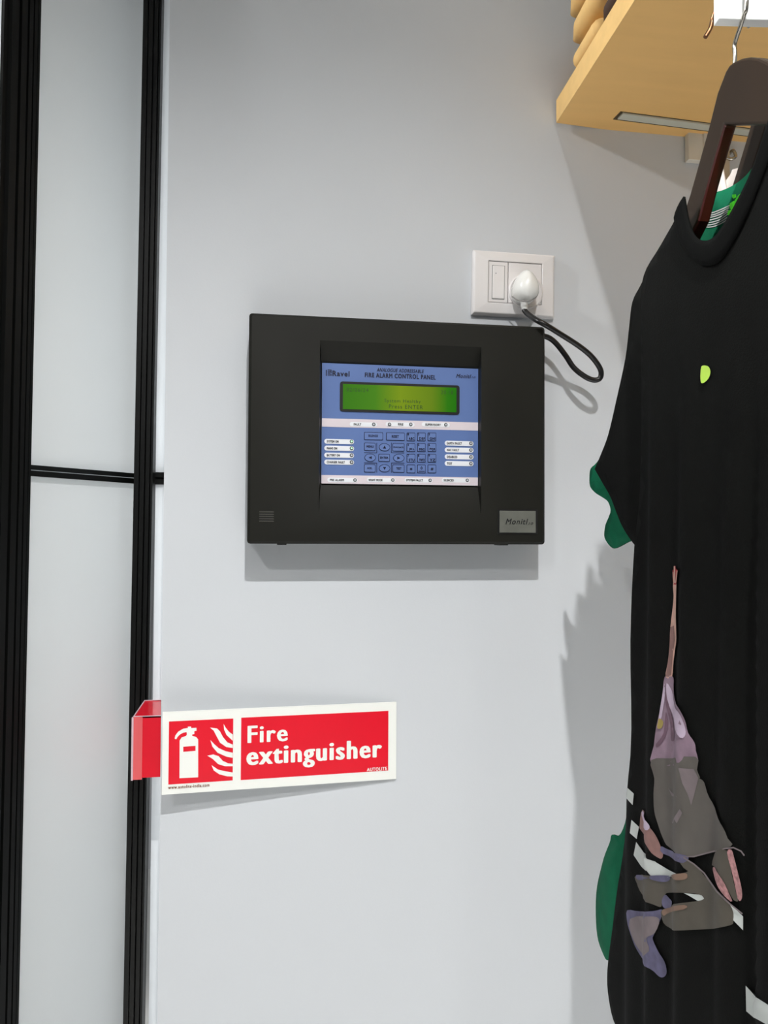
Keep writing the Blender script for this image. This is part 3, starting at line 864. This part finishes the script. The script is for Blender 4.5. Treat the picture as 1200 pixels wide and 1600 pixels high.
def Xback(y, z): return X0T + .005 + .020 * bulge(y) + .002 * sin(2 * pi * y / .08)
FOLDY = atx(1163, 1200, X0T - .03).y - .012 * (1.4 - 1.2)


def hit(x, y, fn):
    X = X0T
    for _ in range(12):
        p = atx(x, y, X); X = .5 * X + .5 * fn(p.y, p.z)
    return (p.y, p.z)


def Xrib(y, z): return Xfront(y, z) - .002


def outline_hits(P_, fn, n=4, smooth=True):
    Q_ = [Vector(hit(x, y, fn)) for x, y in P_]
    return [tuple(q) for q in (catmull(Q_, n) if smooth else Q_)]


far_edge = [(1072, 311), (1050, 352), (1030, 387), (1006, 430), (1001, 480), (1002, 600), (1000, 760), (991, 855), (985, 1000), (985, 1180), (978, 1290), (966, 1380), (957, 1450), (949, 1515), (951, 1560), (963, 1605), (985, 1650)]
rib_out = [(1053.5, 340), (1058, 367), (1070, 390), (1089, 410), (1104, 415), (1120, 411), (1137, 390), (1154, 360), (1172, 322), (1190, 277), (1204, 240), (1224, 190)]
rib_in = [(1068.5, 307), (1074.5, 342), (1083.5, 366), (1097, 376), (1115, 372), (1133, 348), (1150, 318), (1170, 278), (1184, 240), (1196, 202), (1212, 158)]
FE = outline_hits(far_edge[1:], Xfront)
hemz = FE[-1][1]
ny = 2 * YC
near = [(-.58, hemz - .03), (-.66, hemz - .01), (-.665, 1.1), (-.655, 1.5), (-.650, 1.66), (-.645, 1.72), (-.60, 1.775)]
RO_ = outline_hits(rib_out, Xrib); RI_ = outline_hits(rib_in, Xrib)
RM_ = [tuple(a.lerp(b, .4)[:2]) for a, b in zip(resample([(*p, 0) for p in RO_], 40), resample([(*p, 0) for p in RI_], 40))]
front_poly = FE + near + RM_[::-1]
# drop near-duplicate points
def dedupe(P_):
    R = []
    for p in P_:
        if not R or (Vector(p) - Vector(R[-1])).length > .0012: R.append(p)
    if (Vector(R[0]) - Vector(R[-1])).length < .0012: R.pop()
    return R
front_poly = dedupe(front_poly)

bk = [(1090, 315), (1050, 362), (1020, 410), (1012, 440), (1008, 600), (1005, 760), (1000, 900), (994, 1100), (985, 1250), (972, 1302), (958, 1304), (954, 1318), (943, 1350), (935, 1385), (933, 1430), (937, 1470), (948, 1498), (957, 1510), (965, 1600)]
BK = outline_hits(bk, Xback)
bt = [(1090, 308), (1109, 303), (1130, 298), (1151, 288), (1172, 270), (1190, 245), (1210, 205), (1225, 165)]
BT = outline_hits(bt, Xback)
back_poly = dedupe(BK + [(-.57, hemz + .0), (-.64, hemz + .02), (-.64, 1.1), (-.64, 1.5), (-.635, 1.70), (-.60, 1.755)] + BT[::-1][:-1])


def cloth(name, poly, fn, mats, parent, step, flip, dx, dz, thick=.0016, off=1):
    v, f = cdt(poly, step)
    V = [(fn(p.x, p.y) + dx, p.x, p.y + dz) for p in v]
    if flip: f = [t[::-1] for t in f]
    o = mk(name, V, f, mats, parent, smooth='keep')
    for p in o.data.polygons: p.use_smooth = True
    s = o.modifiers.new('thickness', 'SOLIDIFY'); s.thickness = thick; s.offset = -1; s.material_offset = off
    return o


slv = [(1012, 425), (1000, 447), (988, 472), (983, 510), (977, 560), (963, 625), (950, 680), (938, 712), (931, 728)]
cuff = [(929, 733), (940, 752), (953, 775), (962, 798), (972, 822), (985, 843), (992, 852)]
slin = [(1004, 840), (1010, 700), (1014, 560), (1016, 450)]
def Xs(y, z): return X0T + .002 - .004 * sin(pi * max(0, min(1, (y + .33) / .12)))
def Xsb(y, z): return X0T + .022 - .006 * sin(pi * max(0, min(1, (1.62 - z) / .16)))
SL = dedupe(outline_hits(slv, Xs) + outline_hits(cuff, Xs) + outline_hits(slin, Xs))
slb = [(1016, 445), (1000, 470), (992, 520), (985, 570), (972, 640), (955, 690), (935, 722), (925, 732), (923, 745), (924, 760), (932, 770), (943, 777), (952, 784), (956, 797), (953, 808), (948, 820), (946, 836), (949, 845), (955, 853), (962, 857), (972, 853), (983, 847), (995, 842), (1010, 830), (1016, 700), (1020, 560), (1022, 460)]
SB = dedupe(outline_hits(slb, Xsb, 3))


def strip_mesh(name, A_, B_, fn, d, m, parent, dx, dz, n=60, thick=.0022):
    a = resample([(*p, 0) for p in A_], n); b = resample([(*p, 0) for p in B_], n); V = []; F = []; K = 5
    for i in range(n):
        for k in range(K):
            p = a[i].lerp(b[i], k / (K - 1)); h_ = d * (1 - (2 * k / (K - 1) - 1) ** 2)
            V.append((fn(p.x, p.y) - .0014 - h_ + dx, p.x, p.y + dz))
    for i in range(n - 1):
        for k in range(K - 1): F.append((i * K + k, (i + 1) * K + k, (i + 1) * K + k + 1, i * K + k + 1))
    o = mk(name, V, F, m, parent, smooth='keep')
    for p in o.data.polygons: p.use_smooth = True
    s = o.modifiers.new('thickness', 'SOLIDIFY'); s.thickness = thick; s.offset = 0
    return o


def tee(name, label, dx, dz, outm, inm, ribm):
    t = empty(name, (X0T + dx, YC, hemz + dz), label, 't-shirt')
    fr = cloth('front_panel', front_poly, Xfront, [outm, inm], t, .010, True, dx, dz)
    bp = cloth('back_panel', back_poly, Xback, [outm, inm], t, .014, False, dx, dz)
    for k in (0, 1):
        mirf = (lambda P_: P_) if k == 0 else (lambda P_: [(2 * YC - y - .005, z) for y, z in P_][::-1])
        g_ = (lambda f: f) if k == 0 else (lambda f: (lambda y, z: f(2 * YC - y - .005, z)))
        s_ = cloth('sleeve', mirf(SL), g_(Xs), [outm, inm], t, .012, True, dx, dz)
        cloth('sleeve_back', mirf(SB), g_(Xsb), [outm, inm], s_, .012, False, dx, dz)
    strip_mesh('collar', RO_, RI_, Xfront, .0012, ribm, t, dx, dz)
    return t, fr, bp


bt_, bfr, bbk = tee('t_shirt', 'black t-shirt with green reverse and tennis player print hanging at right', 0, 0, M['black'], M['green'], M['rib'])
wt = tee('t_shirt', 'white shirt glimpsed through the neck opening of the black shirt', .054, .043, M['whitecloth'], M['whitecloth'], M['whitecloth'])
wt[0].location.y += .03

# prints on the black shirt
def print_on(name, polys, m, parent, lift, fn=None, sign=-1, step=.008, smooth=0):
    base = fn or Xfront
    fn = lambda y, z: base(y, z) + sign * lift
    for P_ in polys:
        Q_ = [Vector(hit(x, y, fn)) for x, y in P_]
        if smooth: Q_ = catmull(Q_, smooth, True)
        v, f = cdt(dedupe([tuple(q) for q in Q_]), step)
        o = mk(name, [(fn(p.x, p.y), p.x, p.y) for p in v], [t[::-1] for t in f], m, parent, smooth='keep')
        for p in o.data.polygons: p.use_smooth = True


C6 = lambda P_: [(900 + x * .3125, 400 + y * .3125) for x, y in P_]
C7 = lambda P_: [(900 + x * .25, 860 + y * .25) for x, y in P_]
C9 = lambda P_: [(980 + x * .2, 1220 + y * .2) for x, y in P_]
L1, L2, L3 = .0018, .0022, .0026
fr = bfr
print_on('ball_print', [C6([(627, 552), (645, 547), (664, 555), (672, 578), (666, 605), (650, 626), (628, 636), (622, 612), (623, 578)])], M['lime'], fr, L1, smooth=3)
print_on('stripe_print', [C7([(322, 1484), (361, 1520), (354, 1592), (318, 1550)]), C9([(33, 305), (92, 360), (74, 455), (20, 408)]),
                          C9([(70, 478), (130, 560), (230, 640), (330, 700), (400, 735), (300, 755), (185, 742), (110, 670), (50, 580)]),
                          C9([(440, 876), (520, 886), (590, 890), (603, 920), (580, 940), (550, 938), (490, 902)]),
                          C9([(800, 955), (905, 1060), (905, 1168), (780, 1040)]),
                          [(1165, 1540), (1185, 1558), (1203, 1572), (1203, 1604), (1180, 1592), (1166, 1580)]], M['pwhite'], fr, L1)
print_on('hand_print', [C7([(604, 120), (609, 128), (612, 97), (622, 97), (627, 118), (643, 124), (640, 150), (634, 190), (628, 215), (608, 212), (604, 160)])], M['red'], fr, L1)
print_on('arm_print', [C7([(607, 205), (630, 210), (628, 290), (626, 420), (634, 550), (622, 610), (610, 690), (600, 790), (560, 790), (574, 700), (584, 600), (590, 480), (606, 340), (610, 280)])], M['skin'], fr, L1, smooth=3)
print_on('arm_shade_print', [C7([(590, 480), (612, 470), (618, 560), (606, 640), (594, 780), (560, 790), (576, 690), (584, 600)])], M['skind'], fr, L2)
print_on('shirt_print', [C7([(555, 790), (600, 785), (612, 812), (610, 848), (616, 920), (640, 980), (680, 1060), (700, 1140), (740, 1200), (748, 1250), (745, 1330), (600, 1345), (470, 1335), (486, 1220), (500, 1110), (520, 1020), (540, 900)])], M['lav'], fr, L1, smooth=3)
print_on('shirt_highlight_print', [C7([(566, 830), (600, 880), (616, 960), (640, 1010), (676, 1090), (684, 1150), (650, 1170), (620, 1080), (590, 990), (568, 920)]), C7([(540, 900), (552, 830), (556, 900), (545, 980), (530, 1060), (515, 1080), (522, 1010)])], M['lavl'], fr, L2, smooth=3)
print_on('shirt_fold_print', [C7([(552, 840), (566, 900), (590, 1000), (612, 1090), (620, 1170), (596, 1190), (590, 1090), (566, 980), (552, 900)]), C7([(560, 1010), (576, 1090), (556, 1170), (510, 1230), (500, 1210), (548, 1140)])], M['lavd'], fr, L2, smooth=3)
print_on('hand_print', [C7([(611, 100), (620, 98), (622, 200), (614, 205)]), C7([(604, 135), (609, 135), (614, 205), (609, 210)]), C7([(635, 126), (641, 128), (628, 205), (622, 205)])], M['skin'], fr, L2)
print_on('medal_print', [C7([(520, 1050), (545, 1070), (535, 1110), (508, 1112), (512, 1075)])], M['gold'], fr, L3, smooth=2)
print_on('shorts_print', [C7([(470, 1310), (600, 1300), (747, 1290), (756, 1370), (775, 1420)]) + C9([(560, -20), (600, 10), (640, 130), (700, 250), (745, 360), (785, 450), (806, 515), (660, 560), (500, 595), (440, 580), (330, 520), (280, 450), (240, 340), (212, 240), (205, 100), (212, -20)])], M['taupe'], fr, L1 + .0002, smooth=3)
print_on('shorts_light_print', [C9([(400, -100), (520, -90), (556, -20), (520, 120), (500, 190), (470, 100), (430, 20)]), C9([(320, 60), (360, 100), (390, 125), (350, 120)]), C9([(350, 330), (410, 220), (430, 250), (390, 330)])], M['taupel'], fr, L2 + .0002)
print_on('racket_arm_print', [C9([(120, 225), (150, 310), (180, 370), (230, 440), (262, 515), (280, 575), (268, 608), (240, 600), (190, 565), (150, 480), (110, 390), (98, 340)])], M['skind'], fr, L1, smooth=3)
print_on('wristband_print', [C9([(120, 235), (150, 305), (176, 360), (150, 385), (122, 300)])], M['lavl'], fr, L2, smooth=3)
print_on('handle_print', [C9([(265, 512), (330, 540), (410, 572), (480, 600), (440, 640), (380, 625), (280, 570)])], M['violet'], fr, L2, smooth=3)
print_on('leg_print', [C9([(395, 600), (480, 620), (560, 690), (640, 780), (740, 900), (820, 1000), (828, 1090), (800, 1130), (680, 1155), (500, 1165), (360, 1165), (300, 1130), (268, 1060), (274, 1006), (360, 968), (480, 948), (560, 938), (600, 918), (560, 888), (420, 874), (330, 874), (300, 886), (274, 930), (268, 978), (252, 986), (200, 965), (120, 890), (75, 800), (72, 738), (180, 740), (330, 742), (460, 715), (440, 680)])], M['taupeb'], fr, L1 + .0002, smooth=3)
print_on('knee_print', [C9([(340, 740), (400, 725), (462, 725), (470, 755), (430, 775), (370, 770)]), C9([(275, 1010), (350, 985), (445, 970), (440, 1005), (330, 1030), (285, 1055)])], M['tan2'], fr, L3, smooth=3)
print_on('sock_print', [C9([(180, 742), (330, 742), (325, 780), (270, 790), (185, 770)]), C9([(72, 735), (130, 745), (170, 760), (120, 775), (78, 770)]), C9([(296, 890), (330, 920), (355, 955), (320, 998), (280, 985), (270, 935)])], M['violet'], fr, L3, smooth=3)
print_on('shoe_print', [C9([(0, 1012), (100, 1020), (200, 1018), (272, 1005), (268, 1060), (240, 1130), (210, 1200), (200, 1240), (240, 1330), (290, 1410), (308, 1490), (290, 1530), (250, 1530), (180, 1470), (120, 1390), (60, 1290), (20, 1180), (0, 1100)])], M['violet'], fr, L1 + .0001, smooth=3)
print_on('shoe_shade_print', [C9([(20, 1080), (150, 1060), (250, 1080), (215, 1190), (150, 1230), (170, 1330), (130, 1370), (60, 1270)])], M['taupel'], fr, L2, smooth=3)
print_on('net_print', [C9([(780, 560), (815, 540), (840, 620), (870, 740), (895, 850), (895, 920), (870, 938), (850, 860), (820, 720)]), C9([(668, 690), (690, 680), (740, 770), (800, 890), (820, 950), (760, 900), (700, 800)])], M['net'], fr, L3, smooth=3)
print_on('racket_print', [C9([(690, 560), (780, 545), (815, 720), (850, 870), (868, 940), (830, 930), (800, 880), (720, 740), (680, 670), (660, 650)])], M['taupeb'], fr, L1 + .0003, smooth=3)
def ribbon(P_, w):
    P_ = [Vector((*p, 0)) for p in P_]; A_ = []; B_ = []
    for i, p in enumerate(P_):
        t = (P_[min(i + 1, len(P_) - 1)] - P_[max(i - 1, 0)]).normalized(); nn_ = Vector((-t.y, t.x, 0)) * w * .5
        A_.append((p + nn_)[:2]); B_.append((p - nn_)[:2])
    return A_ + B_[::-1]
print_on('racket_rim_print', [ribbon(C9([(400, 590), (520, 592), (640, 560), (760, 530), (830, 522), (890, 550), (915, 585)]), 2.2), ribbon(C9([(440, 600), (520, 650), (600, 720), (700, 860), (800, 960), (900, 1040)]), 2.2)], M['taupel'], fr, L3 + .0003)

# neck print on the green inside of the back panel
C10 = lambda P_: [(1060 + x * .1, 220 + y * .1) for x, y in P_]
lines = [[(370, 1130), (520, 1125), (660, 1075), (800, 1010)], [(345, 1163), (520, 1160), (660, 1110), (790, 1045)], [(340, 1198), (480, 1200), (640, 1155), (780, 1080)], [(325, 1238), (470, 1240), (640, 1195), (770, 1110)],
         [(330, 1275), (470, 1280), (640, 1235), (765, 1150)], [(355, 1312), (500, 1312), (650, 1265), (770, 1190)], [(320, 1340), (510, 1345), (660, 1295), (800, 1205)]]
def Xbi(y, z): return Xback(y, z)
print_on('stripe_print', [ribbon([tuple(p[:2]) for p in catmull([(*q, 0) for q in C10(l)], 5)], 1.7) for l in lines], M['pwhite'], bbk, .0026, Xbi, -1, .006)
print_on('emblem_print', [C10([(840, 840), (900, 835), (905, 880), (860, 905), (838, 880)]), C10([(930, 850), (1000, 800), (980, 880), (930, 930), (860, 960), (900, 900)]), C10([(800, 980), (860, 940), (930, 940), (920, 1000), (880, 1060), (830, 1080), (800, 1050)]),
                         C10([(770, 1090), (850, 1070), (870, 1120), (820, 1165), (760, 1160)])], M['neon'], bbk, .0024, Xbi, -1, .006)
